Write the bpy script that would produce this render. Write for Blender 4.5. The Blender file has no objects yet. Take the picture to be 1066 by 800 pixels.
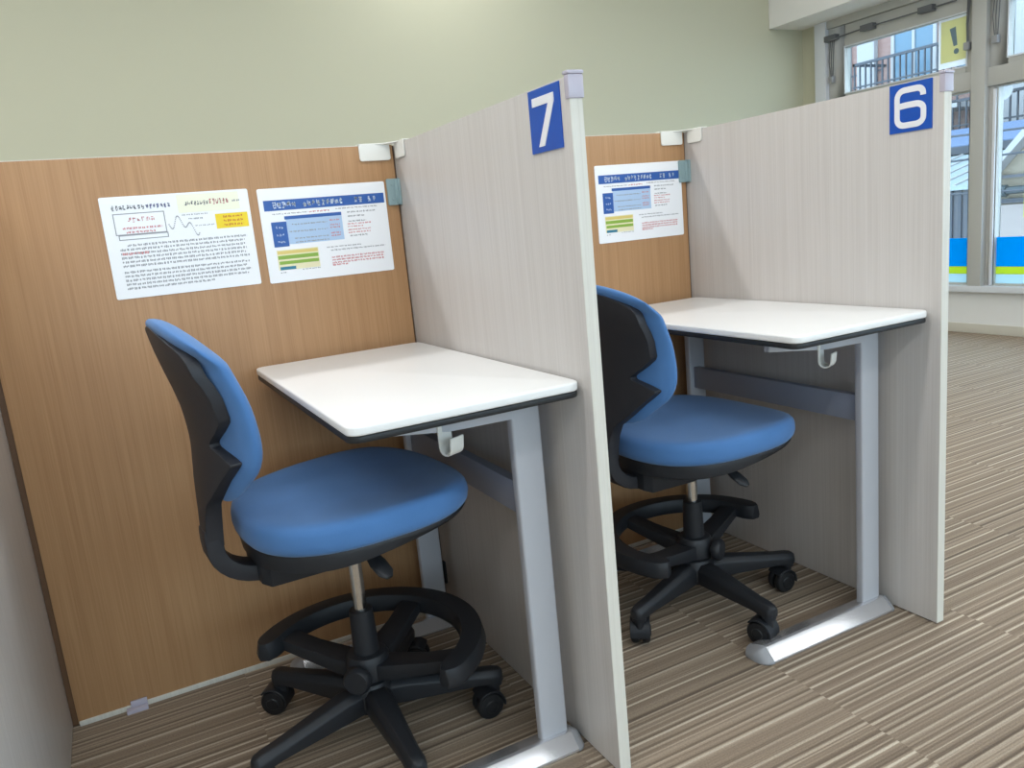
import bpy, bmesh, math, random
from mathutils import Vector, Matrix
sc = bpy.context.scene
COL = sc.collection
PI = math.pi

# ------------------------------------------------------------------ helpers
def sstep(e0, e1, t):
    if e1 < e0: return 1 - sstep(e1, e0, t)
    t = min(1, max(0, (t - e0) / (e1 - e0))); return t * t * (3 - 2 * t)

def interp(x, pts):
    if x <= pts[0][0]: return pts[0][1]
    for (a, va), (b, vb) in zip(pts[:-1], pts[1:]):
        if x <= b: return va + (vb - va) * (x - a) / (b - a) if b > a else vb
    return pts[-1][1]

def obj(name, bm, mat, parent=None, smooth=40, bevel=0, segs=2):
    bmesh.ops.remove_doubles(bm, verts=bm.verts, dist=1e-6)
    bmesh.ops.recalc_face_normals(bm, faces=bm.faces)
    if bevel:
        es = [e for e in bm.edges if len(e.link_faces) == 2 and e.calc_face_angle(0) > math.radians(30)]
        bmesh.ops.bevel(bm, geom=es, offset=bevel, segments=segs, profile=.6, affect='EDGES', clamp_overlap=True)
    me = bpy.data.meshes.new(name)
    bm.to_mesh(me); bm.free()
    for m in (mat if isinstance(mat, (list, tuple)) else [mat]): me.materials.append(m)
    if smooth:
        me.polygons.foreach_set('use_smooth', [True] * len(me.polygons))
        me.set_sharp_from_angle(angle=math.radians(smooth))
    o = bpy.data.objects.new(name, me)
    COL.objects.link(o)
    if parent: o.parent = parent
    return o

def tag(o, label, cat, group=None):
    o['label'] = label; o['category'] = cat
    if group: o['group'] = group
    return o

def struct(name, bm, mat, **k):
    o = obj(name, bm, mat, **k); o['kind'] = 'structure'; return o

def empty(name, loc=(0, 0, 0), rz=0):
    o = bpy.data.objects.new(name, None); o.empty_display_size = .1
    o.location = loc; o.rotation_euler = (0, 0, rz)
    COL.objects.link(o); return o

def B(): return bmesh.new()

def box(bm, x0, x1, y0, y1, z0, z1):
    v = [bm.verts.new(p) for p in ((x0,y0,z0),(x1,y0,z0),(x1,y1,z0),(x0,y1,z0),(x0,y0,z1),(x1,y0,z1),(x1,y1,z1),(x0,y1,z1))]
    for f in ((0,3,2,1),(4,5,6,7),(0,1,5,4),(1,2,6,5),(2,3,7,6),(3,0,4,7)): bm.faces.new([v[i] for i in f])
    return bm

def bx(*a): return box(B(), *a)

def loft(bm, rings, caps=True, closed=False):
    """rings: lists of points, same count, joined one to the next"""
    R = [[bm.verts.new(p) for p in r] for r in rings]
    n = len(R[0])
    pairs = list(zip(R[:-1], R[1:]))
    if closed: pairs.append((R[-1], R[0]))
    for a, b in pairs:
        for i in range(n):
            bm.faces.new((a[i], a[(i+1) % n], b[(i+1) % n], b[i]))
    if caps and not closed:
        bm.faces.new(R[0][::-1]); bm.faces.new(R[-1])
    return bm

def prism(bm, outline, axis, a, b):
    """closed 2D outline extruded along an axis: 'x' -> (y,z), 'y' -> (x,z), 'z' -> (x,y)"""
    def p(u, v, w): return {'x': (w, u, v), 'y': (u, w, v), 'z': (u, v, w)}[axis]
    return loft(bm, [[p(u, v, a) for u, v in outline], [p(u, v, b) for u, v in outline]])

def lathe(bm, prof, c=(0, 0, 0), n=28, axis='z', caps=True):
    def p(r, h, t):
        u, v = r * math.cos(t), r * math.sin(t)
        q = {'z': (u, v, h), 'x': (h, u, v), 'y': (u, h, v)}[axis]
        return tuple(q[i] + c[i] for i in range(3))
    return loft(bm, [[p(r, h, 2 * PI * k / n) for k in range(n)] for r, h in prof], caps)

def tube(bm, pts, r, n=10, r2=None):
    """round tube along a polyline"""
    P = [Vector(p) for p in pts]; rings = []
    up0 = None
    for i, p in enumerate(P):
        t = (P[min(i+1, len(P)-1)] - P[max(i-1, 0)]).normalized()
        if up0 is None:
            up0 = Vector((0, 0, 1)) if abs(t.z) < .9 else Vector((1, 0, 0))
        s = t.cross(up0).normalized(); u = s.cross(t).normalized(); up0 = u
        rr = r if r2 is None else r + (r2 - r) * i / (len(P) - 1)
        rings.append([p + (s * math.cos(2*PI*k/n) + u * math.sin(2*PI*k/n)) * rr for k in range(n)])
    return loft(bm, rings)

def strip(bm, pts, side, w, th):
    """flat bar of width w along `side`, thickness th, along a polyline that lies across `side`"""
    P = [Vector(p) for p in pts]; S = Vector(side).normalized(); rings = []
    W = w if isinstance(w, (list, tuple)) else [w] * len(P)
    T = th if isinstance(th, (list, tuple)) else [th] * len(P)
    for i, p in enumerate(P):
        t = (P[min(i+1, len(P)-1)] - P[max(i-1, 0)]).normalized()
        n = t.cross(S).normalized()
        a, b = S * W[i] / 2, n * T[i] / 2
        rings.append([p - a - b, p + a - b, p + a + b, p - a + b])
    return loft(bm, rings)

def ribbon2d(pts, w):
    """outline halves of a thick 2D polyline (mitred)"""
    L, R = [], []
    for i, p in enumerate(pts):
        a = pts[max(i-1, 0)]; b = pts[min(i+1, len(pts)-1)]
        d1 = Vector((p[0]-a[0], p[1]-a[1])); d2 = Vector((b[0]-p[0], b[1]-p[1]))
        d1 = d1.normalized() if d1.length else d2.normalized(); d2 = d2.normalized() if d2.length else d1
        t = (d1 + d2).normalized(); n = Vector((-t.y, t.x)); k = w / 2 / max(.5, n.dot(Vector((-d1.y, d1.x))))
        L.append((p[0] + n.x*k, p[1] + n.y*k)); R.append((p[0] - n.x*k, p[1] - n.y*k))
    return L, R

def rrect(x0, x1, y0, y1, r, n=5):
    out = []
    for cx, cy, a in ((x1-r, y1-r, 0), (x0+r, y1-r, 90), (x0+r, y0+r, 180), (x1-r, y0+r, 270)):
        for k in range(n+1):
            t = math.radians(a + 90*k/n); out.append((cx + r*math.cos(t), cy + r*math.sin(t)))
    return out

# ------------------------------------------------------------------ materials
def mat(name, col, rough=.5, metal=0, spec=.5, **k):
    m = bpy.data.materials.new(name); m.use_nodes = True
    b = m.node_tree.nodes['Principled BSDF']
    b.inputs['Base Color'].default_value = (*col, 1); b.inputs['Roughness'].default_value = rough
    b.inputs['Metallic'].default_value = metal; b.inputs['Specular IOR Level'].default_value = spec
    for kk, v in k.items(): b.inputs[kk.replace('_', ' ')].default_value = v
    return m

def srgb(r, g, b):
    f = lambda c: (c/255/12.92) if c/255 <= .04045 else ((c/255+.055)/1.055)**2.4
    return (f(r), f(g), f(b))

class N:
    """small node-graph writer"""
    def __init__(s, m): s.t = m.node_tree; s.n = s.t.nodes; s.b = s.n['Principled BSDF']
    def add(s, kind, ins=None, **props):
        n = s.n.new('ShaderNode' + kind)
        for k, v in props.items(): setattr(n, k, v)
        for k, v in (ins or {}).items():
            if hasattr(v, 'is_output') or isinstance(v, bpy.types.NodeSocket): s.t.links.new(v, n.inputs[k])
            else: n.inputs[k].default_value = v
        return n
    def link(s, a, b): s.t.links.new(a, b)
    def ramp(s, fac, stops):
        r = s.add('ValToRGB', {'Fac': fac}); e = r.color_ramp.elements
        while len(e) < len(stops): e.new(.5)
        for el, (p, c) in zip(e, stops): el.position = p; el.color = (*c, 1)
        return r
    def noise(s, vec, scale, detail=4, rough=.5, **k):
        return s.add('TexNoise', {'Vector': vec, 'Scale': scale, 'Detail': detail, 'Roughness': rough}, **k)
    def scaled(s, sx, sy, sz, src='Object'):
        tc = s.add('TexCoord'); mp = s.add('Mapping', {'Vector': tc.outputs[src], 'Scale': (sx, sy, sz)}); return mp.outputs[0]
    def bump(s, h, strength, dist=.002):
        bp = s.add('Bump', {'Height': h, 'Strength': strength, 'Distance': dist}); s.link(bp.outputs[0], s.b.inputs['Normal'])

def laminate(name, c_dark, c_mid, c_light, stretch=(34, 34, 1.1), rough=.42, fine=1.0):
    m = mat(name, c_mid, rough, spec=.4); g = N(m)
    v = g.scaled(*stretch)
    n1 = g.noise(v, 1.6, 6, .62); n1.inputs['Distortion'].default_value = .6
    v2 = g.scaled(stretch[0]*6, stretch[1]*6, stretch[2]*2.4)
    n2 = g.noise(v2, 1.5, 3, .6)
    mx = g.add('Math', {0: n1.outputs[0], 1: n2.outputs[0]}, operation='MULTIPLY_ADD'); mx.inputs[2].default_value = 0
    ad = g.add('Math', {0: n1.outputs[0], 1: n2.outputs[0]}, operation='ADD')
    hf = g.add('Math', {0: ad.outputs[0], 1: .5}, operation='MULTIPLY')
    r = g.ramp(hf.outputs[0], [(.36, c_dark), (.5, c_mid), (.64, c_light)])
    g.link(r.outputs[0], g.b.inputs['Base Color'])
    g.bump(n2.outputs[0], .06*fine, .001)
    return m

M = {}
M['wood'] = laminate('oak_laminate', srgb(167,125,86), srgb(177,136,96), srgb(185,144,103), (34, 34, .8))
M['wood_edge'] = mat('oak_edge_dark', srgb(98,70,46), .5)
M['pale'] = laminate('pale_ash_laminate', srgb(192,186,181), srgb(200,195,190), srgb(207,202,198), (75, 75, .7))
M['pale_edge'] = laminate('pale_edge_band', srgb(206,202,190), srgb(216,212,201), srgb(222,219,209), (60, 60, .8))
M['white_plastic'] = mat('white_plastic', srgb(232,230,222), .35)
M['clear_cap'] = mat('clear_corner_cap', srgb(200,194,208), .25, Alpha=.85)
M['teal_clip'] = mat('teal_clear_plastic', srgb(142,164,166), .3)
M['black_metal'] = mat('black_metal', srgb(30,32,34), .45)
M['desk_white'] = mat('white_melamine', srgb(238,238,236), .32, spec=.45)
M['desk_black'] = mat('black_edge_band', srgb(26,28,30), .5)
M['silver'] = mat('silver_paint', srgb(188,190,196), .4, .05)
M['foot_silver'] = mat('foot_aluminium', srgb(222,223,227), .25, .75)
M['grey_cap'] = mat('grey_end_cap', srgb(150,151,154), .4)
M['grey_beam'] = mat('grey_beam_paint', srgb(146,152,166), .42, .2)
M['chrome'] = mat('chrome', srgb(205,205,203), .16, 1)
M['black_plastic'] = mat('black_plastic', srgb(33,35,39), .48, spec=.4)
M['shell_plastic'] = mat('charcoal_shell_plastic', srgb(38,39,44), .5, spec=.45)
M['wheel'] = mat('wheel_rubber', srgb(28,29,31), .5, spec=.35)

def fabric(name, c):
    m = mat(name, c, .92, spec=.12, Sheen_Weight=.18, Sheen_Roughness=.5); g = N(m)
    v = g.scaled(1, 1, 1)
    n = g.noise(v, 700, 2); n2 = g.noise(v, 9, 3)
    r = g.ramp(n2.outputs[0], [(.3, tuple(x*.93 for x in c)), (.7, tuple(x*1.05 for x in c))])
    g.link(r.outputs[0], g.b.inputs['Base Color']); g.bump(n.outputs[0], .35, .0012)
    return m
M['fabric'] = fabric('blue_fabric', srgb(80,124,178))

# carpet: ribbed stripes along x, in half metre tiles with the pattern shifted from tile to tile
def carpet():
    m = mat('striped_carpet', (.3,.25,.2), .72, spec=.35); g = N(m)
    tc = g.add('TexCoord'); sep = g.add('SeparateXYZ', {'Vector': tc.outputs['Object']})
    X, Y = sep.outputs[0], sep.outputs[1]
    def mth(op, a, b=None, c=None):
        n = g.add('Math', {0: a}, operation=op)
        if b is not None:
            if isinstance(b, (int, float)): n.inputs[1].default_value = b
            else: g.link(b, n.inputs[1])
        if c is not None: n.inputs[2].default_value = c
        return n.outputs[0]
    tx = mth('FLOOR', mth('DIVIDE', mth('ADD', X, .033 + 5), .5))
    ty = mth('FLOOR', mth('DIVIDE', mth('ADD', Y, 10.06), .5))
    seed = g.add('CombineXYZ', {0: tx, 1: ty}); wn = g.add('TexWhiteNoise', {'Vector': seed.outputs[0]}, noise_dimensions='3D')
    off = mth('MULTIPLY', wn.outputs['Value'], 3.7)
    wob = g.noise(g.scaled(3, 3, 1), 1, 2)
    yy = mth('ADD', mth('ADD', Y, off), mth('MULTIPLY', wob.outputs[0], .003))
    K = 30.0                                     # pattern cells per metre, each with one light and one dark yarn line
    cu = mth('MULTIPLY', yy, K); ci = mth('FLOOR', cu); cf = mth('FRACT', cu)
    wa = g.add('TexWhiteNoise', {'W': ci}, noise_dimensions='1D'); wb = g.add('TexWhiteNoise', {'W': mth('ADD', ci, 71.3)}, noise_dimensions='1D')
    def line(pos, half):
        d = mth('ABSOLUTE', mth('SUBTRACT', cf, pos))
        r = g.add('MapRange', {0: d, 1: half, 2: half*.45, 3: 0.0, 4: 1.0}, clamp=True); return r.outputs[0]
    pl = mth('ADD', mth('MULTIPLY', wa.outputs['Value'], .55), .12)
    light = line(pl, .115)
    dark = line(mth('ADD', pl, .21), .12)
    light2 = mth('MULTIPLY', line(mth('ADD', mth('MULTIPLY', wb.outputs['Value'], .7), .15), .07), .55)
    mid = g.add('TexNoise', {'W': mth('MULTIPLY', yy, 55.0), 'Scale': 1.0, 'Detail': 2.0}, noise_dimensions='1D')
    v0 = mth('ADD', mth('MULTIPLY', mid.outputs[0], .55), .16)
    ls = mth('MULTIPLY', light, mth('ADD', mth('MULTIPLY', wb.outputs['Value'], .24), .17))
    v1 = mth('ADD', mth('ADD', v0, ls), mth('MULTIPLY', light2, .35))
    val = mth('SUBTRACT', v1, mth('MULTIPLY', dark, .17))
    base = g.ramp(val, [(.16, srgb(102,88,74)), (.36, srgb(132,116,99)), (.52, srgb(152,136,117)), (.70, srgb(180,165,146)), (.90, srgb(202,189,170))])
    fr = mth('FRACT', mth('MULTIPLY', yy, 150.0))
    fz = g.noise(g.scaled(260, 420, 1), 1, 3, .7)
    mul = g.ramp(fz.outputs[0], [(.25, (.70,.70,.70)), (.75, (1.22,1.22,1.22))])
    mx = g.add('MixRGB', {1: base.outputs[0], 2: mul.outputs[0]}, blend_type='MULTIPLY'); mx.inputs[0].default_value = 1
    g.link(mx.outputs[0], g.b.inputs['Base Color'])
    tri = mth('ABSOLUTE', mth('SUBTRACT', fr, .5))
    h = mth('SUBTRACT', mth('MULTIPLY', fz.outputs[0], .6), tri)
    g.bump(h, .4, .003)
    return m
M['carpet'] = carpet()

def paint(name, c, rough=.75, amp=.03):
    m = mat(name, c, rough, spec=.25); g = N(m)
    n = g.noise(g.scaled(1, 1, 1), 180, 3); g.bump(n.outputs[0], amp, .002)
    return m
M['green_wall'] = paint('sage_green_wallpaper', srgb(192,191,168))
M['white_wall'] = paint('white_wall', srgb(236,235,232))
M['off_white'] = paint('off_white_wall', srgb(230,230,228))
M['baseboard'] = mat('baseboard_vinyl', srgb(206,202,190), .5)
M['ceiling'] = paint('ceiling_white', srgb(230,229,224))
M['alu'] = mat('window_aluminium', srgb(184,184,180), .42, .0)
M['alu_light'] = mat('window_aluminium_light', srgb(216,220,226), .35, .0)
M['alu_dark'] = mat('window_operator_dark', srgb(98,100,104), .5)
def film(name, c, tr=.5):
    m = bpy.data.materials.new(name); m.use_nodes = True; t = m.node_tree; t.nodes.clear()
    o = t.nodes.new('ShaderNodeOutputMaterial'); mx = t.nodes.new('ShaderNodeMixShader'); mx.inputs[0].default_value = tr
    a = t.nodes.new('ShaderNodeBsdfDiffuse'); a.inputs[0].default_value = (*c, 1)
    b = t.nodes.new('ShaderNodeBsdfTranslucent'); b.inputs[0].default_value = (*c, 1)
    t.links.new(a.outputs[0], mx.inputs[1]); t.links.new(b.outputs[0], mx.inputs[2]); t.links.new(mx.outputs[0], o.inputs[0])
    return m
M['film_blue'] = film('blue_window_film', srgb(0,186,246))
M['film_yellow'] = film('yellow_window_film', srgb(218,238,90))
M['film_frost'] = film('frosted_window_film', srgb(214,240,248))
def glass():
    m = bpy.data.materials.new('window_glass'); m.use_nodes = True; t = m.node_tree; t.nodes.clear()
    o = t.nodes.new('ShaderNodeOutputMaterial'); mx = t.nodes.new('ShaderNodeMixShader')
    a = t.nodes.new('ShaderNodeBsdfTransparent'); a.inputs[0].default_value = (.93,.97,.98,1)
    b = t.nodes.new('ShaderNodeBsdfGlossy'); b.inputs['Roughness'].default_value = .03
    mx.inputs[0].default_value = .06
    t.links.new(a.outputs[0], mx.inputs[1]); t.links.new(b.outputs[0], mx.inputs[2]); t.links.new(mx.outputs[0], o.inputs[0])
    return m
M['glass'] = glass()
M['sign_blue'] = mat('sign_blue', srgb(0,80,182), .35)
M['sign_white'] = mat('sign_white', srgb(240,241,244), .4)
M['paper'] = mat('laminated_paper', srgb(246,247,249), .3, spec=.45)
M['ink_grey'] = mat('ink_grey', srgb(150,150,154), .4)
M['ink_dark'] = mat('ink_dark', srgb(84,84,94), .4)
M['ink_blue'] = mat('ink_blue', srgb(44,92,168), .4)
M['ink_purple'] = mat('ink_purple', srgb(86,86,140), .4)
M['ink_pale_blue'] = mat('ink_pale_blue', srgb(178,203,232), .4)
M['ink_red'] = mat('ink_red', srgb(206,128,128), .4)
M['ink_pale_yellow'] = mat('ink_pale_yellow', srgb(247,246,222), .4)
M['ink_yellow'] = mat('ink_yellow', srgb(244,214,20), .4)
M['ink_orange'] = mat('ink_orange', srgb(206,120,20), .4)
M['ink_gold'] = mat('ink_gold', srgb(226,204,118), .4)
M['ink_green'] = mat('ink_green', srgb(140,178,66), .4)
M['ink_cream'] = mat('ink_cream', srgb(238,230,190), .4)
M['ink_teal'] = mat('ink_teal', srgb(40,122,150), .4)
M['ink_white'] = mat('ink_white', srgb(214,226,240), .4)
M['notice_yellow'] = film('notice_yellow', srgb(230,226,182), .55)
M['notice_paper'] = film('notice_paper', srgb(246,248,250), .6)
M['notice_grey'] = mat('notice_grey', srgb(110,134,150), .5)

# ------------------------------------------------------------------ measured layout (metres)
D, H, W, T = .7946, 1.2004, .8833, .0238        # divider depth, height, booth pitch, board thickness
XW, YG = 4.35, 2.734                             # window wall, green wall
ZC = 3.0

# ------------------------------------------------------------------ the room
struct('floor', bx(-4, XW + .12, -5, YG + .1, -.06, 0), M['carpet'], smooth=0)
struct('ceiling', bx(-4, XW + .12, -5, YG + .1, ZC, ZC + .08), M['ceiling'], smooth=0)
struct('wall_back', bx(-4, XW + .12, YG, YG + .1, 0, ZC), M['green_wall'], smooth=0)
struct('wall_left', bx(-4.1, -4, -5, YG + .1, 0, ZC), M['white_wall'], smooth=0)
b = B()
for x0, x1, z0, z1 in ((-4.1, -2.6, 0, ZC), (3.0, XW + .12, 0, ZC), (-2.6, 3.0, 0, .85), (-2.6, 3.0, 2.25, ZC)): box(b, x0, x1, -5.1, -5, z0, z1)
struct('wall_front', b, M['white_wall'], smooth=0)  # unseen wall, opened up for the added daylight window
struct('trim_1', bx(4.01, XW + .3, -5, YG - .001, 2.21, ZC), M['white_wall'], smooth=0, bevel=.004)      # boxed beam over the windows
b = bx(XW, XW + .12, 2.59, YG, 0, 2.21)
struct('wall_right', b, M['green_wall'], smooth=0)
b = B(); box(b, XW, XW + .12, -5, 2.59, 0, .274)
struct('trim_2', b, M['off_white'], smooth=0)                                                               # low wall under the windows
struct('baseboard_right', bx(XW - .009, XW, -5, YG, 0, .062), M['baseboard'], bevel=.002)
struct('baseboard_back', bx(-4, XW - .009, YG - .009, YG, 0, .062), M['baseboard'], bevel=.002)
struct('trim_3', bx(XW - .05, XW + .10, -5, 2.59, .274, .315), M['alu_light'], bevel=.004)                 # window sill

# window wall: a row of bays, each a tall lower window and a top hung vent window above it
FR = .02
def frame(bm, x0, x1, y0, y1, z0, z1, wl, wr, wb, wt):
    """rectangular frame in the window wall; y0 < y1; widths of right, left, bottom, top members"""
    box(bm, x0, x1, y0, y0 + wr, z0, z1); box(bm, x0, x1, y1 - wl, y1, z0, z1)
    box(bm, x0, x1, y0 + wr, y1 - wl, z0, z0 + wb); box(bm, x0, x1, y0 + wr, y1 - wl, z1 - wt, z1)
    return bm
bays = [(1.375, 2.49), (.17, 1.285), (-1.035, .08), (-2.24, -1.125), (-3.445, -2.33), (-4.65, -3.535)]
struct('trim_4', bx(XW - .035, XW + .09, 2.49, 2.59, .315, 2.21), M['alu_light'], bevel=.003)               # jamb at the corner
k = 5
for a, c in zip(bays[1:], bays[:-1]):
    struct('trim_%d' % k, bx(XW - .045, XW + .09, a[1], c[0], .315, 2.21), M['alu'], bevel=.003); k += 1   # mullions
b = B()
for y0, y1 in bays: box(b, XW - .02, XW + .09, y0, y1, 1.535, 1.645)
struct('trim_%d' % k, b, M['alu'], bevel=.003); k += 1                                                      # transom bar
b = B()
for y0, y1 in bays: box(b, XW - .02, XW + .09, y0, y1, 2.155, 2.21)
struct('trim_%d' % k, b, M['alu'], bevel=.003)
wn = 1
for i, (y0, y1) in enumerate(bays):
    up = empty('window_%d' % wn, (XW, (y0 + y1)/2, 1.645)); up['kind'] = 'structure'; wn += 1
    yc = (y0 + y1)/2
    wl = .145 if i == 0 else .11
    obj('window_frame', frame(B(), 0, .06, y0 - yc, y1 - yc, 0, .51, wl, .06, .045, .155), M['alu'], up, bevel=.003)
    obj('window_pane', bx(.028, .033, y0 - yc + .058, y1 - yc - wl + .002, .043, .357), M['glass'], up, smooth=0)
    obj('glazing_bead', frame(B(), -.004, .0, y0 - yc + .052, y1 - yc - wl + .008, .035, .365, .009, .009, .009, .009), M['alu_light'], up, smooth=0)
    if i < 2:
        cb = B()
        sides = ([(y1 - .035, y1 - .065), ] if i == 0 else [(y1 - .035, y1 - .065)]) + ([(y0 + .028, y0 + .045)] if i == 0 else [])
        for ya, yb in sides:
            for q in range(3):
                ys = ya + (yb - ya) * q / 2 - yc
                tube(cb, [(-.018, ys, .44), (-.03, ys + .006 - .004*q, .28), (-.025, ys*.5 + ((ya + yb)/2 - yc)*.5, .16)], .0035, 6)
        obj('operator_cord', cb, M['alu_dark'], up)
        hb = B()
        for ya, yb in sides:
            ym = (ya + yb)/2 - yc
            box(hb, -.045, -.012, ym - .018, ym + .018, .13, .175)
        obj('cord_catch', hb, M['grey_cap'], up, bevel=.004)
        ob = B()
        tube(ob, [(-.022, y1 - yc - .05, .43), (-.026, y1 - yc - .25, .44), (-.026, y1 - yc - .60, .44), (-.022, y1 - yc - 1.0, .44)], .006, 6)
        for yo in (.05, .36, .80): box(ob, -.05, -.004, y1 - yc - yo - .05, y1 - yc - yo + .05, .42, .46)
        obj('operator_arm', ob, M['alu_dark'], up, bevel=.005)
    lo = empty('window_%d' % wn, (XW, yc, .315)); lo['kind'] = 'structure'; wn += 1
    obj('window_frame', frame(B(), 0, .06, y0 - yc, y1 - yc, 0, 1.22, .055, .03, .012, .010), M['alu'], lo, bevel=.003)
    if i: obj('jamb_reflection', bx(-.012, .0, y1 - yc - .05, y1 - yc - .032, .002, 1.2), M['alu_light'], lo, bevel=.002)  # pale strip standing in for light reflected along the jamb
    obj('window_pane', bx(.028, .033, y0 - yc + .028, y1 - yc - .053, .01, 1.212), M['glass'], lo, smooth=0)
    ya, yb = y0 - yc + .03, y1 - yc - .055
    obj('blue_film', bx(.0255, .0275, ya, yb, .118, .303), M['film_blue'], lo, smooth=0)
    obj('yellow_film', bx(.0255, .0275, ya, yb, .070, .118), M['film_yellow'], lo, smooth=0)
    obj('frosted_film', bx(.0255, .0275, ya, yb, .012, .070), M['film_frost'], lo, smooth=0)

added_win = empty('window_%d' % wn, (.2, -5.02, .85)); added_win['kind'] = 'structure'  # unseen window, added behind the camera to bring in soft daylight
b = B()
for q in range(5): box(b, -2.8 + 1.3875*q, -2.75 + 1.3875*q, -.06, .02, 0, 1.4)
box(b, -2.8, 2.8, -.06, .02, 0, .05); box(b, -2.8, 2.8, -.06, .02, 1.35, 1.4)
obj('window_frame', b, M['alu'], added_win, smooth=0)
obj('window_pane', bx(-2.78, 2.78, -.03, -.025, .03, 1.37), M['glass'], added_win, smooth=0)

# yellow notice taped to the vent window
nt = empty('window_notice', (XW + .018, 1.53, 1.70))
obj('paper', frame(B(), 0, .0012, -.108, .105, 0, .30, .015, .004, .035, .015), M['notice_paper'], nt, smooth=0)
obj('yellow_field', bx(0, .0012, -.104, .09, .035, .285), M['notice_yellow'], nt, smooth=0)
b = B(); prism(b, [(.030, .232), (-.010, .240), (-.022, .128), (.002, .124)], 'x', -.0010, -.0002)
lathe(b, [(.017, -.0010), (.017, -.0002)], (0, -.016, .092), 16, 'x')
obj('exclamation_mark', b, M['notice_grey'], nt, smooth=0)
tag(nt, 'yellow notice with a grey exclamation mark taped to the vent window', 'notice')

# ------------------------------------------------------------------ partitions
def wood_panel(x0, x1, label, grp, clip_x=None):
    r = empty('wood_panel', ((x0 + x1)/2, 0, 0)); h = (x1 - x0)/2
    obj('board', bx(-h + .012, h - .0045, 0, .024, .004, H), M['wood'], r, bevel=.0015)
    for xa, xb in ((-h + .0005, -h + .012), (h - .0045, h - .0005)): obj('edge_band', bx(xa, xb, .003, .024, .004, H - .002), M['wood_edge'], r, smooth=0)
    obj('top_edge', bx(-h + .012, h - .012, .001, .023, H, H + .0015), M['pale_edge'], r, smooth=0)
    b = B(); box(b, -h + .014, h - .014, -.003, .0, 0.0, .012)
    obj('bottom_rail', b, M['pale_edge'], r, bevel=.001)
    if clip_x is not None:
        c = bx(clip_x - .022 - (x0+x1)/2, clip_x + .022 - (x0+x1)/2, -.022, -.003, 0, .008)
        box(c, clip_x - .012 - (x0+x1)/2, clip_x + .022 - (x0+x1)/2, -.008, -.003, .008, .022)
        obj('floor_bracket', c, M['clear_cap'], r, bevel=.001)
    return tag(r, label, 'partition panel')
XL = -.897                                       # right face of the far left divider
wood_panel(XL, 0, 'wide oak-coloured back panel of booth 7, carrying two white sheets', 'oak back panels', -.767)
wood_panel(T, W, 'oak-coloured back panel of booth 6, partly hidden by the number 7 divider', 'oak back panels')

def divider(x, label, cap=True):
    r = empty('divider_panel', (x + T/2, 0, 0)); h = T/2
    obj('board', bx(-h, h, -D + .0015, .024, .003, H), M['pale'], r, bevel=.001)
    obj('front_edge', bx(-h + .0005, h - .0005, -D, -D + .0015, .003, H), M['pale_edge'], r, smooth=0)
    if cap:
        c = bx(-h - .002, h + .002, -D - .003, -D + .010, H - .033, H + .002)
        box(c, -h - .003, h + .003, -D - .004, -D + .012, H + .002, H + .008)
        obj('corner_cap', c, M['clear_cap'], r, bevel=.0025)
    return tag(r, label, 'divider')
divider(XL - T, 'pale ash divider cut off by the bottom left of the photo', False)
divider(0, 'pale ash divider with the blue number 7 sign at its top front corner')
divider(W, 'pale ash divider with the blue number 6 sign, nearest the window')

# white corner connectors and clips that tie panel and divider together
def corner_bracket(x, label):
    b = B()
    prism(b, rrect(x - .088, x - .012, H - .035, H + .003, .006), 'y', -.0042, -.0002)
    prism(b, rrect(-.074, -.014, H - .034, H + .003, .006), 'x', x - .0042, x - .0002)
    prism(b, [(x - .06, -.0002), (x - .0002, -.0002), (x - .0002, -.055), (x - .012, -.03), (x - .03, -.010)], 'z', H + .001, H + .004)
    box(b, x - .088, x - .012, -.004, .022, H + .0018, H + .0045)
    box(b, x - .004, x + .020, -.074, -.014, H + .0018, H + .0045)
    o = obj('corner_bracket', b, M['white_plastic'], bevel=.0008, segs=1)
    return tag(o, label, 'bracket', 'white corner brackets')
corner_bracket(0, 'white plastic corner bracket joining the oak panel to the number 7 divider')
corner_bracket(W, 'white plastic corner bracket joining the oak panel to the number 6 divider')

def panel_clip(x, z0, z1, wx, wy, m, label):
    b = B()
    prism(b, rrect(x - wx, x - .003, z0, z1, .004), 'y', -.0060, -.0002)
    prism(b, rrect(-wy, -.003, z0, z1, .004), 'x', x - .0060, x - .0002)
    lathe(b, [(.0045, z0 + .003), (.0045, z1 - .003)], (x - .006, -.006, 0), 12)
    for zz in (z0 + .014, z1 - .014): lathe(b, [(.003, -.0075), (.003, -.006)], (x - wx*.6, 0, zz), 10, 'y')
    return tag(obj('corner_clip', b, m, bevel=.0008, segs=1), label, 'clip')
panel_clip(0, 1.060, 1.122, .031, .016, M['teal_clip'], 'translucent teal clip beside the second sheet, at the number 7 divider')
panel_clip(W, 1.060, 1.122, .031, .020, M['teal_clip'], 'translucent teal clip beside the sheet in booth 6')
panel_clip(0, .075, .137, .02, .018, M['black_metal'], 'dark clip low in the corner behind the rear desk leg of booth 7')

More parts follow.
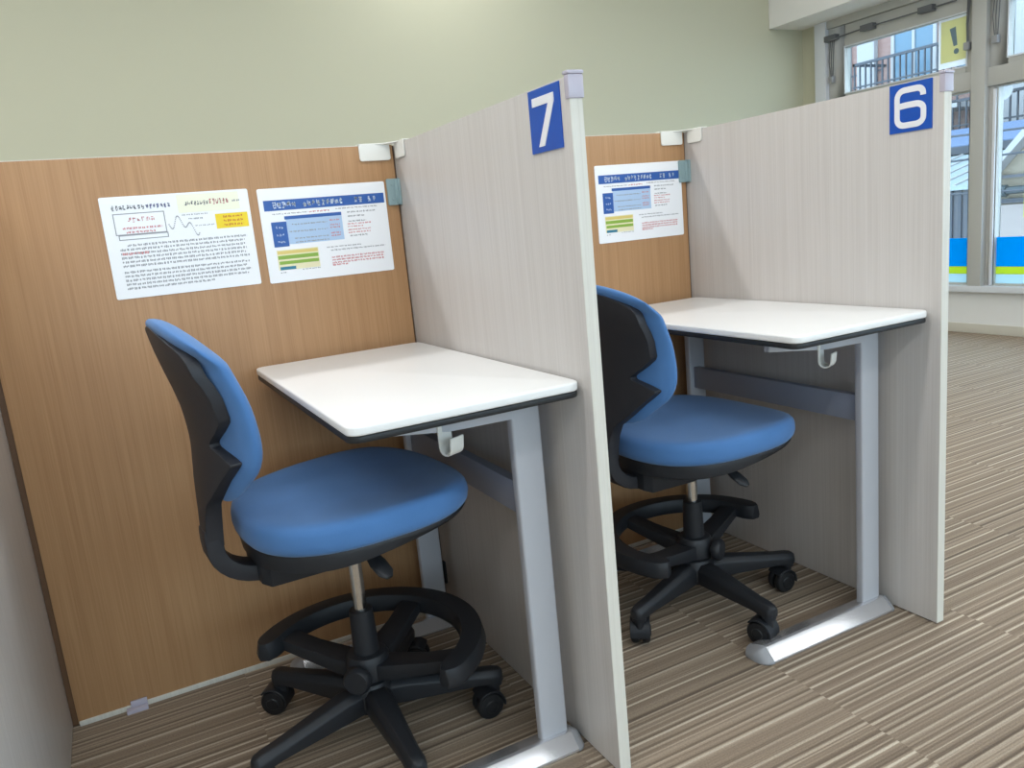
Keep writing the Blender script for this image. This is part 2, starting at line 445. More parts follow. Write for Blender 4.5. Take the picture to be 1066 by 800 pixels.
# ------------------------------------------------------------------ number signs
SG = .0984
def number_sign(x, yl, ztop, strokes, wdt, poly, label):
    r = empty('number_sign', (x, yl - SG/2, ztop - SG))
    obj('plate', bx(-.0022, -.0002, -SG/2, SG/2, 0, SG), M['sign_blue'], r, smooth=0)
    P = lambda u, v: (SG/2 - u*SG, v*SG)
    b = B()
    if poly: prism(b, [P(u, v) for u, v in poly], 'x', -.0032, -.0022)
    else:
        L, R = ribbon2d(strokes, wdt)
        for i in range(len(L) - 1):
            prism(b, [P(*L[i]), P(*L[i+1]), P(*R[i+1]), P(*R[i])], 'x', -.0032, -.0022)
    obj('numeral', b, M['sign_white'], r, smooth=0)
    return tag(r, label, 'sign')
number_sign(0, -.6713, 1.1975, None, 0, [(.13,.87),(.83,.87),(.83,.74),(.45,.09),(.26,.09),(.645,.735),(.13,.735)],
            'square blue sign with a white 7 on the nearer divider')
def arc(cx, cy, rx, ry, a0, a1, n=7):
    return [(cx + rx*math.cos(math.radians(a0 + (a1-a0)*k/n)), cy + ry*math.sin(math.radians(a0 + (a1-a0)*k/n))) for k in range(n+1)]
six = [(.80,.70)] + arc(.66,.74,.14,.12,0,90,5) + arc(.36,.70,.17,.16,90,180,6) + arc(.36,.28,.17,.14,180,270,6) + arc(.64,.28,.17,.14,270,360,6) + arc(.64,.42,.17,.13,0,90,6) + [(.40,.55),(.2525,.54)]
number_sign(W, -.6716, 1.1990, six, .125, None, 'square blue sign with a white 6 on the divider nearest the window')

# ------------------------------------------------------------------ printed sheets (A4, laminated)
SW, SH = .297, .210
class Sheet:
    def __init__(s, x, z, label, seed):
        s.r = empty('info_sheet', (x, -.0003, z - SH)); s.rnd = random.Random(seed); s.lay = 0
        b = B(); prism(b, rrect(0, SW, 0, SH, .004), 'y', -.0012, 0)
        obj('paper', b, M['paper'], s.r, smooth=0); tag(s.r, label, 'sheet', )
    def rect(s, b, u0, u1, t0, t1, y):
        box(b, u0*SW, u1*SW, y - .0001, y, (1 - t1)*SH, (1 - t0)*SH)
    def y(s): return -.0012 - .00012*s.lay
    def part(s, name, m, rects, layer):
        s.lay = layer; b = B()
        for q in rects: s.rect(b, *q, s.y())
        obj(name, b, M[m], s.r, smooth=0)
    def glyphs(s, u0, u1, t0, t1, cw, dens=6, skip=.0):
        """a run of small illegible characters, each a few strokes"""
        out = []; u = u0; rn = s.rnd
        while u + cw*.8 <= u1:
            if rn.random() >= skip:
                w = cw*.82
                for _ in range(dens):
                    if rn.random() < .6:
                        t = t0 + (t1 - t0)*rn.random()*.86; a = rn.random()*.35
                        out.append((u + w*a, u + w*(a + .4 + .25*rn.random()), t, t + (t1 - t0)*.15))
                    else:
                        c = u + w*rn.random()*.86; a = rn.random()*.4
                        out.append((c, c + w*.16, t0 + (t1 - t0)*a, t0 + (t1 - t0)*(a + .5)))
            u += cw
        return out
    def words(s, u0, u1, t, h, lo=.012, hi=.04):
        """a line of small print as short runs"""
        out = []; u = u0; rn = s.rnd
        while u < u1:
            w = min(lo + (hi - lo)*rn.random(), u1 - u)
            n = max(1, int(w/.0085))
            for q in range(n):
                a = u + w*q/n
                hh = h*(.55 + .45*rn.random()); o = (h - hh)*rn.random()
                out.append((a, a + w/n*.72, t + o, t + o + hh))
            u += w + .006
        return out

def sheet_plain(x, z):
    s = Sheet(x, z, 'white sheet of dense grey text with a small yellow box on the oak panel', 3)
    s.part('highlight', 'ink_pale_yellow', [(.50, .93, .02, .20)], 1)
    s.part('title', 'ink_dark', s.glyphs(.07, .29, .085, .135, .024) + s.glyphs(.55, .72, .085, .135, .021), 2)
    s.part('title_end', 'ink_purple', s.glyphs(.29, .47, .085, .135, .024, 8), 2)
    s.part('title_red', 'ink_red', s.glyphs(.72, .86, .075, .135, .023, 8), 2)
    s.part('yellow_box', 'ink_yellow', [(.745, .975, .235, .385)], 2)
    s.part('yellow_box_text', 'ink_orange', [q for i in range(3) for q in s.words(.80, .94, .255 + .042*i, .024)], 3)
    fr = []
    for u0, u1, t0, t1 in ((.07, .405, .165, .375), (.085, .41, .375, .425)):
        fr += [(u0, u1, t0, t0 + .008), (u0, u1, t1 - .008, t1), (u0, u0 + .006, t0, t1), (u1 - .006, u1, t0, t1)]
    s.part('text_frame', 'ink_grey', fr, 2)
    s.part('frame_text', 'ink_red', s.words(.12, .38, .30, .022) + s.words(.14, .33, .34, .022) + s.glyphs(.16, .34, .205, .255, .03, 4), 3)
    sk = []
    for i in range(46):
        u = .42 + .20*i/46; t = .30 + .05*math.sin(i*.33) - .002*i*math.sin(i*.12)
        sk.append((u, u + .007, t, t + .010))
    sk += s.words(.52, .70, .215, .012) + s.words(.56, .66, .255, .016) + s.words(.60, .74, .33, .012) + s.words(.88, .94, .10, .02)
    s.part('sketch', 'ink_grey', sk, 2)
    ln = []
    for i in range(11):
        t = .465 + .0405*i + (.02 if i > 5 else 0)
        ln += s.words(.08 if i else .13, .95 - (.25 if i == 10 else 0) - .03*s.rnd.random(), t, .024)
    s.part('body_text', 'ink_grey', ln, 2)
    s.part('red_phrase', 'ink_red', s.words(.09, .26, .545, .028), 3)
    return s
def sheet_table(x, z, label, seed):
    s = Sheet(x, z, label, seed)
    s.part('header_band', 'ink_blue', [(.035, .985, .125, .235)], 1)
    s.part('header_text', 'ink_white', s.glyphs(.10, .30, .145, .215, .036, 8) + s.glyphs(.33, .68, .145, .215, .036, 7, .1) + s.glyphs(.74, .82, .145, .215, .036, 9) + s.glyphs(.85, .93, .15, .21, .036, 6), 2)
    s.part('subtitle', 'ink_grey', s.words(.09, .36, .265, .014) + s.words(.58, .92, .255, .014), 1)
    s.part('subtitle_red', 'ink_red', s.words(.37, .53, .262, .018), 1)
    s.part('table_field', 'ink_pale_blue', [(.185, .62, .325, .60)], 1)
    s.part('table_head', 'ink_blue', [(.175, .62, .30, .335), (.07, .185, .355, .62)], 2)
    s.part('table_head_text', 'ink_white', [q for t in (.40, .48, .555) for q in s.glyphs(.10, .165, t, t + .03, .02, 4)], 3)
    s.part('table_text', 'ink_grey', [q for t in (.385, .46, .535, .575) for q in s.words(.20 + .04*s.rnd.random(), .36 + .06*s.rnd.random(), t, .016) + s.words(.42, .50, t, .014)], 3)
    s.part('table_red_text', 'ink_red', [q for t in (.37, .42, .45, .51, .54) for q in s.words(.52, .60, t, .018)], 3)
    s.part('side_text', 'ink_grey', [q for t in (.30, .345, .40, .56) for q in s.words(.67, .80 + .14*s.rnd.random() - (.08 if t > .5 else 0), t, .018)], 1)
    s.part('side_red_text', 'ink_red', [q for t in (.43, .46, .495, .525) for q in s.words(.66, .78 + .1*s.rnd.random(), t, .016)], 1)
    s.part('list_field', 'ink_cream', [(.08, .40, .655, .87)], 1)
    s.part('list_gold', 'ink_gold', [(.085, .395, .665, .70)], 2)
    s.part('list_green', 'ink_green', [(.085, .395, .715, .755), (.09, .395, .775, .81)], 2)
    s.part('list_teal', 'ink_teal', [(.09, .21, .835, .868)], 2)
    s.part('foot_text', 'ink_grey', s.words(.09, .14, .89, .014) + s.words(.26, .40, .875, .012) + s.words(.47, .75, .665, .014) + s.words(.50, .95, .70, .016), 2)
    s.part('foot_red_text', 'ink_red', [q for t in (.775, .805, .835, .86) for q in s.words(.50, .93 - (.3 if t > .85 else 0), t, .021)], 2)
    return s
sheet_plain(-.6497, 1.1207)
sheet_table(-.3332, 1.1176, 'white sheet with blue header and table, beside the number 7 divider', 5)
sheet_table(W - .3187, 1.1216, 'white sheet with blue header and table, alone on the booth 6 panel', 5)

# ------------------------------------------------------------------ desks
def desk(X, label):
    r = empty('study_desk', (X, 0, 0))
    x0, x1, y0, y1 = -.4007, -.004, -.7745, -.022
    ZT = .7265
    b = B(); prism(b, rrect(x0, x1, y0, y1, .022, 6), 'z', ZT - .015, ZT)
    top = obj('tabletop', b, M['desk_white'], r, bevel=.004, segs=3)
    b = B(); prism(b, rrect(x0 + .001, x1 - .001, y0 + .001, y1 - .001, .022, 6), 'z', ZT - .026, ZT - .0155)
    obj('edge_band', b, M['desk_black'], r, bevel=.003)
    for yf, yb in ((-.667, -.645), (-.078, -.056)):
        b = B(); prism(b, rrect(-.087, -.030, yf, yb, .005, 3), 'z', .018, ZT - .027)
        obj('leg', b, M['silver'], r)
        # groove strip on the inner side of the leg
        yc = (yf + yb)/2
        foot = B()
        prof = [(-.0445, .002), (-.044, .007), (-.019, .030), (-.012, .031), (.027, .018), (.031, .002)]
        prism(foot, [(yc + u, v) for u, v in prof], 'x', -.408, -.028)
        ft = obj('foot', foot, M['foot_silver'], r, bevel=.0012, smooth=14)
        for xa, dx in ((-.408, -.028), (-.028, .022)):
            rings = []
            for q in range(6):
                t = q/5*PI/2*.97; c = math.cos(t)
                rings.append([(xa + dx*math.sin(t), yc + u*1.02*max(.25, c**.6), v*1.02*max(.3, c**.7)) for u, v in prof])
            caps = loft(B(), rings)
            obj('end_cap', caps, M['grey_cap'], ft, bevel=.001)
        ab = B(); prism(ab, [(-.365, ZT - .0265), (-.084, ZT - .0265), (-.084, ZT - .068), (-.20, ZT - .066), (-.365, ZT - .046)], 'y', yc - .012, yc + .004)
        obj('support_arm', ab, M['silver'], r, bevel=.0015)
    obj('crossbar', bx(-.074, -.052, -.646, -.076, .470, .532), M['grey_beam'], r, bevel=.003)
    # J shaped bag hook under the front arm, turned a little towards the aisle
    prof = [(0, ZT - .030), (0, ZT - .084)]
    for q in range(7):
        t = math.radians(180 + 165*q/6); prof.append((.013 + .013*math.cos(t), ZT - .088 + .013*math.sin(t)))
    prof.append((.028, ZT - .070))
    c45 = math.cos(math.radians(-68)), math.sin(math.radians(-68))
    hk = B(); strip(hk, [(-.212 + u*c45[0], -.664 + u*c45[1], v) for u, v in prof], (-c45[1], c45[0], 0), .030, .0035)
    obj('bag_hook', hk, M['white_plastic'], r, bevel=.001)
    return tag(r, label, 'desk')
desk(0, 'narrow white desk nearer the camera, below the pair of white sheets')
desk(W, 'narrow white desk in the further booth, below the single white sheet')

# ------------------------------------------------------------------ chairs
def catmull(x, pts):
    for i in range(len(pts) - 1):
        if x <= pts[i+1][0] or i == len(pts) - 2:
            (x1, y1), (x2, y2) = pts[i], pts[i+1]; (x0, y0) = pts[max(i-1, 0)]; (x3, y3) = pts[min(i+2, len(pts)-1)]
            m1 = (y2 - y0)/max(1e-6, x2 - x0); m2 = (y3 - y1)/max(1e-6, x3 - x1); h = x2 - x1; t = (x - x1)/h
            return (2*t**3 - 3*t*t + 1)*y1 + (t**3 - 2*t*t + t)*h*m1 + (3*t*t - 2*t**3)*y2 + (t**3 - t*t)*h*m2
def S(z): return catmull(z, [(.45, -.268), (.50, -.265), (.60, -.2575), (.67, -.2525), (.74, -.2595), (.80, -.275), (.84, -.284), (.89, -.293), (.94, -.302)])
CURV = .95

def chair(loc, yaw, base_rot, ring_rot, zb, dz, swivel, label):
    r = empty('office_chair', (*loc, 0), yaw)
    base_rot -= yaw; ring_rot -= yaw
    # seat cushion
    n = 56
    def outline(s, k):
        t = 2*PI*k/n; e = 2/2.6
        c, q = math.cos(t), math.sin(t)
        u = math.copysign(abs(c)**e, c); v = math.copysign(abs(q)**e, q)
        taper = 1 - .10*(1 - u)*.5
        return (.008 + .210*u*s, .234*v*s*taper)
    def sheetring(s, z, top):
        out = []
        for k in range(n):
            px, py = outline(s, k)
            dzz = 0
            if top: z_ = z*.88
            else: z_ = z if z > -.005 else z*(1 - .45*sstep(-.02, .20, px))
            if top:
                dzz = -.018*max(0, (px - .10)/.14)**2*s + .006*max(0, (-px - .08)/.14) + .008*abs(py/.238)**2*s
            else:
                dzz = -.006*max(0, (px - .12)/.12)**2 + (-.016*sstep(.10, -.12, px) if z < -.01 else 0)
            out.append((px, py, zb + z_ + dzz + .038*px))
        return out
    b = B()
    prof = [(.3, 0, 0), (.88, 0, 0), (.965, .002, 0), (.99, .009, 0), (1.0, .020, 0), (.997, .034, 1), (.985, .044, 1), (.958, .051, 1), (.90, .0545, 1), (.80, .0545, 1), (.6, .052, 1), (.35, .050, 1), (.12, .0485, 1)]
    loft(b, [sheetring(s, z, t) for s, z, t in prof])
    obj('seat_cushion', b, M['fabric'], r, smooth=80)
    b = B()
    loft(b, [sheetring(s, z, 0) for s, z in ((.955, .002), (.965, -.003), (.95, -.013), (.86, -.022), (.70, -.028), (.3, -.030))])
    obj('seat_pan', b, M['black_plastic'], r, smooth=50)
    # tilt mechanism under the pan
    b = B()
    loft(b, [[(x, -w, zb + z0), (x, w, zb + z0), (x, w*1.05, zb - .028), (x, -w*1.05, zb - .028)] for x, w, z0 in
             ((-.185, .050, -.078), (-.172, .068, -.082), (-.06, .078, -.080), (.03, .074, -.068), (.10, .055, -.045), (.14, .04, -.032))])
    obj('tilt_mechanism', b, M['black_plastic'], r, bevel=.006)
    # height lever
    tb = B(); tube(tb, [(-.022, -.05, zb - .022), (-.020, -.10, zb - .026), (-.016, -.14, zb - .036)], .0045, 8)
    lv = obj('height_lever', tb, M['black_plastic'], r)
    pb = B(); P0, P1 = Vector((-.017, -.125, zb - .034)), Vector((.000, -.19, zb - .076))
    d = P1 - P0; s_ = d.cross(Vector((0, 0, 1))).normalized(); u_ = s_.cross(d).normalized()
    rings = []
    for t, w, h in ((0, .005, .004), (.2, .011, .006), (.55, .017, .0075), (.85, .016, .007), (1, .007, .004)):
        rings.append([P0 + d*t + s_*w*math.cos(2*PI*k/12) + u_*h*math.sin(2*PI*k/12) for k in range(12)])
    loft(pb, rings); obj('paddle', pb, M['black_plastic'], lv)
    # backrest: J bracket, shell with notched sides, cushion
    b = B()
    jp = [(-.2465, 0, .52 + dz), (-.2475, 0, zb + .02), (-.2478, 0, zb + .008)]
    for q in range(1, 8):
        t = math.radians(180 + 90*q/8); jp.append((-.1678 + .08*math.cos(t), 0, zb + .066*math.sin(t)))
    jp += [(-.155, 0, zb - .0665), (-.08, 0, zb - .066)]
    strip(b, jp, (0, 1, 0), [.058]*(len(jp) - 2) + [.07, .07], .030)
    obj('back_bracket', b, M['shell_plastic'], r, bevel=.005)
    rows = [(.490,.0285),(.515,.0295),(.545,.034),(.572,.048),(.597,.084),(.627,.121),(.650,.150),(.659,.160),(.663,.160),(.674,.132),(.683,.104),(.688,.101),(.693,.105),(.712,.135),(.729,.157),(.737,.161),(.77,.164),(.80,.164),(.84,.164),(.862,.163),(.871,.160),(.877,.153),(.8805,.141),(.882,.120)]
    ns = 16; back, front = [], []
    for z, hw in rows:
        rb, rf = [], []
        for k in range(ns + 1):
            y = hw*(-1 + 2*k/ns)
            x = S(z) + CURV*y*y + .004
            zz = z + dz - .042*sstep(.77, .87, z)*(abs(y)/.164)**1.5
            th = .019 + .010*(1 - sstep(.53, .64, z))
            rb.append((x, y, zz)); rf.append((x + th, y, zz))
        back.append(rb); front.append(rf)
    b = B()
    loft(b, [rb + rf[::-1] for rb, rf in zip(back, front)])
    obj('back_shell', b, M['shell_plastic'], r, bevel=.0022, smooth=35)
    # cushion
    hwp = [(.57,.10),(.61,.138),(.64,.168),(.67,.181),(.70,.185),(.74,.186),(.80,.186),(.87,.190),(.92,.190)]
    zlo, zhi = .572, .893
    nz, ny = 30, 30; F, R = [], []
    for i in range(nz + 1):
        q = -math.cos(PI*i/nz)
        rf, rr = [], []
        for k in range(ny + 1):
            s = -math.cos(PI*k/ny)
            kr = .24 if q < 0 else .13
            z = (zlo + zhi)/2 + q*math.sqrt(1 - kr*s**4)*(zhi - zlo)/2      # corners rounded
            y = s*math.sqrt(1 - kr*q**4)*catmull(z, hwp)
            g = max(0, 1 - abs(s)**4)**.5*max(0, 1 - abs(q)**5)**.5
            zc = z + dz - .030*sstep(.76, .89, z)*(abs(y)/.18)**1.7
            bx_ = S(z) + .020 + .88*y*y - .024*sstep(.835, .893, z)
            rr.append((bx_ + .018*(1 - g), y, zc)); rf.append((bx_ + .018*(1 - g) + (.051 + .012*sstep(.85, .89, z))*g, y, zc))
        F.append(rf); R.append(rr)
    b = B()
    loft(b, [rr + rf[::-1][0:] for rr, rf in zip(R, F)], caps=False)
    obj('back_cushion', b, M['fabric'], r, smooth=180)
    # column
    b = B(); lathe(b, [(.0135, .26), (.0135, zb - .06)], n=24); obj('gas_lift', b, M['chrome'], r)
    b = B(); lathe(b, [(.027, .10), (.0255, .20), (.0235, .268), (.0225, .277), (.016, .278)], n=28); obj('column_sleeve', b, M['black_plastic'], r)
    # footring: most of a circle on three arms round a clamp collar
    a0, a1 = math.radians(-66) + ring_rot, math.radians(148) + ring_rot
    b = B(); rings = []; m = 56
    for i in range(m + 1):
        t = a0 + (a1 - a0)*i/m; e = min(i, m - i)
        ri = .186 + (.014 if e == 0 else .004 if e == 1 else 0); ro = .239 - (.014 if e == 0 else .004 if e == 1 else 0)
        zl, zh = .172, .209
        sec = [(ri + .003, zl), (ro - .003, zl), (ro, zl + .010), (ro - .006, zh), (ri + .006, zh), (ri, zl + .012)]
        rings.append([(q*math.cos(t), q*math.sin(t), z) for q, z in sec])
    loft(b, rings)
    fr = obj('footring', b, M['black_plastic'], r, smooth=45, bevel=.002)
    b = B()
    for deg in (130, 42, -46):
        t = math.radians(deg) + ring_rot; c, q = math.cos(t), math.sin(t)
        strip(b, [(c*rr, q*rr, z) for rr, z in ((.02, .154), (.06, .158), (.13, .171), (.19, .186), (.212, .190))], (-q, c, 0), [.056, .052, .046, .048, .052], [.034, .032, .026, .022, .018])
    obj('footring_arm', b, M['black_plastic'], fr, bevel=.003)
    b = B(); lathe(b, [(.036, .132), (.043, .138), (.044, .176), (.038, .186), (.027, .188)], n=32); obj('clamp_collar', b, M['black_plastic'], fr)
    kt = math.radians(-128) + ring_rot; kc, kq = math.cos(kt), math.sin(kt)
    b = B(); lathe(b, [(.010, .03), (.010, .048), (.025, .050), (.0275, .054), (.0275, .065), (.023, .071), (.009, .072)], n=20, axis='x')
    bmesh.ops.rotate(b, verts=b.verts, cent=(0, 0, 0), matrix=Matrix.Rotation(kt, 3, 'Z')); bmesh.ops.translate(b, verts=b.verts, vec=(0, 0, .157))
    obj('clamp_knob', b, M['black_plastic'], fr)
    # five star base
    b = B(); lathe(b, [(.030, .066), (.044, .072), (.047, .090), (.046, .112), (.038, .128), (.028, .132)], n=32); obj('base_hub', b, M['black_plastic'], r)
    RT = .246
    rnd = random.Random(int(yaw*100) + 7)
    for i in range(5):
        t = math.radians(-18 + 72*i) + base_rot
        b = B(); rings = []
        for rr, w, zl, zh in ((.030, .026, .074, .122), (.07, .025, .074, .122), (.15, .021, .074, .112), (.215, .018, .074, .104), (.243, .0185, .072, .102), (.258, .016, .072, .099), (.265, .009, .074, .094)):
            rings.append([(rr, -w, zl), (rr, w, zl), (rr, w, zh - .012), (rr, w*.55, zh), (rr, -w*.55, zh), (rr, -w, zh - .012)])
        loft(b, rings)
        lathe(b, [(.017, .064), (.017, .080)], (RT, 0, 0), 18)
        bmesh.ops.rotate(b, verts=b.verts, cent=(0, 0, 0), matrix=Matrix.Rotation(t, 3, 'Z'))
        obj('base_leg', b, M['black_plastic'], r, bevel=.003, smooth=50)
        # twin wheel caster
        sw = math.radians(swivel[i]) - yaw
        Mx = Matrix.Translation((RT*math.cos(t), RT*math.sin(t), 0)) @ Matrix.Rotation(sw, 4, 'Z')
        b = B(); hood = []
        for q in range(10):
            a = math.radians(-12 + 150*q/9); hood.append((-.018 + .0325*math.cos(a), .030 + .0325*math.sin(a)))
        for q in range(9, -1, -1):
            a = math.radians(-12 + 150*q/9); hood.append((-.018 + .0285*math.cos(a), .030 + .0285*math.sin(a)))
        prism(b, hood, 'y', -.023, .023)
        lathe(b, [(.011, .042), (.011, .068)], (0, 0, 0), 14)
        box(b, -.03, .004, -.004, .004, .016, .060)
        b.transform(Mx)
        ca = obj('caster', b, M['black_plastic'], r, bevel=.001, segs=1)
        for sg in (-1, 1):
            b = B(); lathe(b, [(.012, sg*.004), (.026, sg*.0045), (.0285, sg*.008), (.0285, sg*.017), (.025, sg*.0215), (.014, sg*.0225), (.012, sg*.0245), (.004, sg*.025)], (-.018, 0, .0288), 24, 'y')
            b.transform(Mx); obj('wheel', b, M['wheel'], ca)
    return tag(r, label, 'chair', 'blue drafting chairs')
A7, A6 = (-.334, -.417), (.527, -.387)
chair(A7, math.radians(4), 0, 0, .487, 0, (-2, 150, -35, 285, 20), 'blue office chair with black footring at the booth 7 desk')
chair(A6, math.radians(1.5), 0, math.radians(67), .440, -.044, (-6, 150, 40, 232, -72), 'blue office chair partly behind the number 7 divider, at the booth 6 desk')

# ------------------------------------------------------------------ the street outside
M['brick'] = laminate('pink_brick_tiles', srgb(120,89,84), srgb(131,101,95), srgb(141,114,107), (3, 3, 14))
M['o_white'] = mat('outside_white', srgb(148,148,151), .7)
M['o_blue'] = mat('outside_window_blue', srgb(76,107,129), .2)
M['o_grey'] = mat('outside_grey', srgb(71,74,83), .6)
M['o_dark'] = mat('outside_dark', srgb(50,57,69), .6)
M['o_roofblue'] = mat('outside_blue_roof', srgb(79,100,132), .5)
M['o_roofwhite'] = mat('outside_pale_metal_roof', srgb(129,141,146), .45)
M['o_beige'] = mat('outside_beige_wall', srgb(129,120,107), .7)
M['o_pink'] = mat('outside_pink_wall', srgb(138,129,127), .7)
M['o_red'] = mat('outside_red_tiles', srgb(136,72,64), .7)
M['o_pipe'] = mat('outside_pipe', srgb(43,57,65), .5)
M['o_yellow'] = mat('outside_yellow_board', srgb(151,148,26), .5)
M['asphalt'] = mat('asphalt', srgb(90,90,92), .9)
struct('road', bx(5.5, 40, -20, 30, -4.2, -4), M['asphalt'], smooth=0)

ap = empty('apartment_building', (14.6, 8, -4))
obj('wall', bx(0, 5, -8, 8, 0, 11), M['brick'], ap, smooth=0)
b = B()
for yy in (4.2, 3.55, 2.1, -1.0, -4.0): box(b, -.12, 0, yy, yy + .42, 0, 11)
obj('white_pier', b, M['o_white'], ap, smooth=0)
for fl in (3.3, 6.2):
    for ya, yb in ((.75, 1.75), (-.7, .35), (-3.3, -1.6), (2.75, 3.45), (4.75, 5.6)):
        wf = obj('window', frame(B(), -.05, .02, ya, yb, fl + .5, fl + 2.45, .07, .07, .07, .07), M['o_white'], ap, smooth=0)
        p = B(); box(p, -.02, -.01, ya + .07, yb - .07, fl + .57, fl + 2.38); obj('pane', p, M['o_blue'], wf, smooth=0)
        p = B(); box(p, -.045, -.02, (ya + yb)/2 - .03, (ya + yb)/2 + .03, fl + .57, fl + 2.38); obj('sash', p, M['o_white'], wf, smooth=0)
for fl, ya, yb in ((5.33, -7.5, .35), (6.40, -.30, 1.95)):
    b = B(); box(b, -.95, 0, ya, yb, fl - .10, fl); obj('balcony_slab', b, M['o_white'], ap, smooth=0)
    b = B(); yy = ya
    box(b, -.95, -.90, ya, yb, fl + 1.05, fl + 1.10); box(b, -.95, -.90, ya, yb, fl + .12, fl + .16); box(b, -.95, -.90, ya, yb, fl + .62, fl + .65)
    box(b, -.95, 0, yb - .05, yb, fl + 1.05, fl + 1.10)
    while yy < yb: box(b, -.94, -.91, yy, yy + .025, fl, fl + 1.06); yy += .13
    obj('balcony_railing', b, M['o_dark'], ap, smooth=0)
b = B()
for zz in (6.95, 7.4): box(b, -.02, 0, 2.0, 8, zz, zz + .03)
for yy in (4.1, 5.0, 5.9): box(b, -.02, 0, yy, yy + .04, 0, 11)
obj('wall_joint', b, M['o_grey'], ap, smooth=0)
tag(ap, 'pale pink tiled apartment building with railed balconies across the street', 'building')

bh = empty('blue_roofed_house', (12.1, 8.2, -4))
obj('wall', bx(0, 1.2, -3.8, 4, 0, 5.42), M['o_dark'], bh, smooth=0)
b = B(); prism(b, [(-.15, 5.44), (-.15, 5.54), (.6, 5.84), (1.3, 5.56), (1.3, 5.44)], 'y', -4, 4.2); obj('roof', b, M['o_roofblue'], bh, smooth=0)
obj('fascia', bx(-.17, -.15, -4, 4.2, 5.40, 5.52), M['o_dark'], bh, smooth=0)
tag(bh, 'low house with a blue roof in front of the apartment building', 'house')

sd = empty('grey_shed', (10, 6.6, -4))
obj('wall', bx(0, 1.8, -1.70, 2.5, 0, 4.86), M['o_grey'], sd, smooth=0)
b = B(); yy = -1.70
while yy < 2.5: box(b, -.025, 0, yy, yy + .05, 0, 4.86); yy += .13
obj('wall_rib', b, M['o_dark'], sd, smooth=0)
b = B(); prism(b, [(-.10, 4.86), (-.10, 4.92), (1.9, 5.38), (1.9, 5.32)], 'y', -1.72, 2.6); obj('roof', b, M['o_roofwhite'], sd, smooth=0)
b = B(); yy = -1.7
while yy < 2.6: 
    prism(b, [(-.10, 4.92), (-.10, 4.94), (1.9, 5.40), (1.9, 5.38)], 'y', yy, yy + .03); yy += .30
obj('roof_seam', b, M['o_white'], sd, smooth=0)
tag(sd, 'grey ribbed shed with a pale sloping metal roof below the window', 'shed')

gh = empty('gabled_house', (10, 3.7, -4))
b = B(); prism(b, [(-1.05, 0), (1.02, 0), (1.02, 4.95), (0, 6.0), (-1.05, 4.95)], 'x', 0, 1.7); obj('wall', b, M['o_beige'], gh, smooth=0)
b = B(); prism(b, [(1.10, 4.87), (1.10, 4.97), (0, 6.15), (-1.2, 4.92), (-1.2, 4.82), (0, 6.02)], 'x', -.2, 1.8); obj('roof', b, M['o_white'], gh, smooth=0)
obj('lower_wall', bx(-.04, 0, -1.05, 1.0, 3.2, 4.62), M['o_pink'], gh, smooth=0)
b = B(); tube(b, [(-.12, .86, 4.80), (-.12, -1.0, 4.84)], .05, 8); lathe(b, [(.07, .78), (.08, .80), (.08, .90), (.07, .92)], (-.12, 0, 4.80), 10, 'y'); obj('pipe', b, M['o_pipe'], gh)
obj('eave_band', bx(-.06, 0, -1.05, 1.0, 4.64, 4.70), M['o_dark'], gh, smooth=0)
obj('gable_band', bx(-.05, 0, -.9, .95, 4.96, 5.0), M['o_grey'], gh, smooth=0)
tag(gh, 'beige gabled house with a dark pipe seen through the right hand window', 'house')

for x, y0, z0, y1, z1, lab in ((8.6, 8.0, 1.72, 1.0, 1.50, 'topmost dark overhead wire crossing the view outside the lower windows'),
                               (8.7, 8.0, 1.30, 1.0, 1.34, 'middle dark overhead wire crossing in front of the blue roof outside'),
                               (8.8, 8.0, 1.02, 1.0, .84, 'lowest dark overhead wire, crossing in front of the shed roof outside')):
    b = B(); tube(b, [(x, y0 + (y1 - y0)*t/8, z0 + (z1 - z0)*t/8 - .10*(1 - (t/4 - 1)**2)) for t in range(-14, 23)], .014, 6)
    tag(obj('overhead_wire', b, M['o_dark']), lab, 'wire', 'overhead wires in the street')
sa = empty('satellite_dish', (13.3, 6.66, 2.40))
b = B(); lathe(b, [(.01, .05), (.10, .035), (.17, 0), (.178, -.006), (.17, -.012), (.10, .02), (.01, .036)], (0, 0, 0), 24, 'x'); obj('dish', b, M['o_white'], sa)
b = B(); tube(b, [(.04, 0, 0), (.2, 0, -.02), (.35, 0, -.02)], .02, 8); obj('arm', b, M['o_grey'], sa)
tag(sa, 'round white satellite dish on a balcony outside the window', 'dish')
yb = empty('signboard', (6, 1.84, .65))
obj('panel', bx(-.03, .03, -.16, .16, 0, .5), M['o_yellow'], yb, bevel=.01)
b = bx(-.02, .02, -.02, .02, -4.65, 0); obj('post', b, M['o_grey'], yb, smooth=0)
tag(yb, 'yellow signboard outside at the right edge of the photo', 'sign')

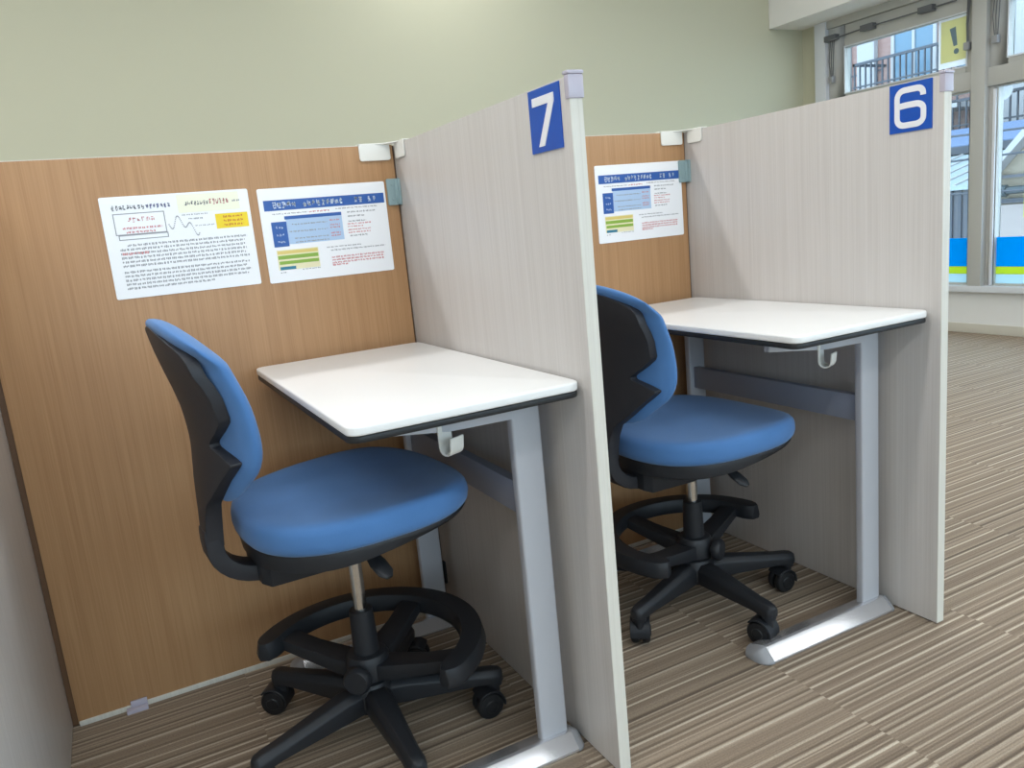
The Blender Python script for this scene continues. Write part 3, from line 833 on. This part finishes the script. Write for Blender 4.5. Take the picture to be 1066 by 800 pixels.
# ------------------------------------------------------------------ light
w = bpy.data.worlds.new('World'); sc.world = w; w.use_nodes = True
bg = w.node_tree.nodes['Background']; bg.inputs[0].default_value = (.66, .84, 1.0, 1); bg.inputs[1].default_value = 5.3
def lamp(x, y, e, lx=1.25, ly=.16):
    l = bpy.data.lights.new('ceiling_or_fill_lamp', 'AREA'); l.shape = 'RECTANGLE'; l.size = lx; l.size_y = ly; l.energy = e
    l.color = (.985, .99, 1)
    o = bpy.data.objects.new('ceiling_or_fill_lamp', l); o.location = (x, y, ZC - .03); COL.objects.link(o); return o
for x, k in ((-2.1, 1.05), (-.7, 1.05), (.7, .58), (2.1, .68), (3.35, 1.05)):
    for y, e in ((-4.6, 4), (-3.0, 13), (-1.0, 13), (.9, 17)): lamp(x, y, e*k*(.55 if y > 0 and x > 2 else 1))  # rearmost row is added fill from behind the camera, not a seen fixture
for x in (-2.6, 1.35): lamp(x, 2.30, 9, .6, .16)
pt = bpy.data.lights.new('window_daylight', 'AREA'); pt.shape = 'RECTANGLE'; pt.size = 7.4; pt.size_y = 1.85; pt.cycles.is_portal = True
po = bpy.data.objects.new('window_daylight', pt); po.location = (XW + .13, -1.08, 1.24); po.rotation_euler = Vector((-1, 0, 0)).to_track_quat('-Z', 'Z').to_euler(); COL.objects.link(po)

p2 = bpy.data.lights.new('added_window_portal', 'AREA'); p2.shape = 'RECTANGLE'; p2.size = 5.6; p2.size_y = 1.4; p2.cycles.is_portal = True  # portal for the added window behind the camera
q2 = bpy.data.objects.new('added_window_portal', p2); q2.location = (.2, -5.12, 1.55)
q2.rotation_euler = Vector((0, 1, 0)).to_track_quat('-Z', 'Z').to_euler(); COL.objects.link(q2)

# ------------------------------------------------------------------ camera (solved from the A4 sheets and panel edges)
cam = bpy.data.cameras.new('camera'); cam.sensor_fit = 'HORIZONTAL'; cam.sensor_width = 36; cam.lens = 36*823.0/1066
cam.clip_start = .02; cam.clip_end = 200
co = bpy.data.objects.new('camera', cam); co.location = (CAMX, CAMY, CAMZ) = (-.6759, -1.8622, .9908)
co.rotation_mode = 'XYZ'; co.rotation_euler = (1.3701, .0940, -.4821)
COL.objects.link(co); sc.camera = co
vs = sc.view_settings; vs.view_transform = 'Standard'; vs.look = 'None'; vs.gamma = 1; vs.use_curve_mapping = False; vs.exposure = 0
sc.cycles.use_denoising = True; sc.cycles.max_bounces = 8
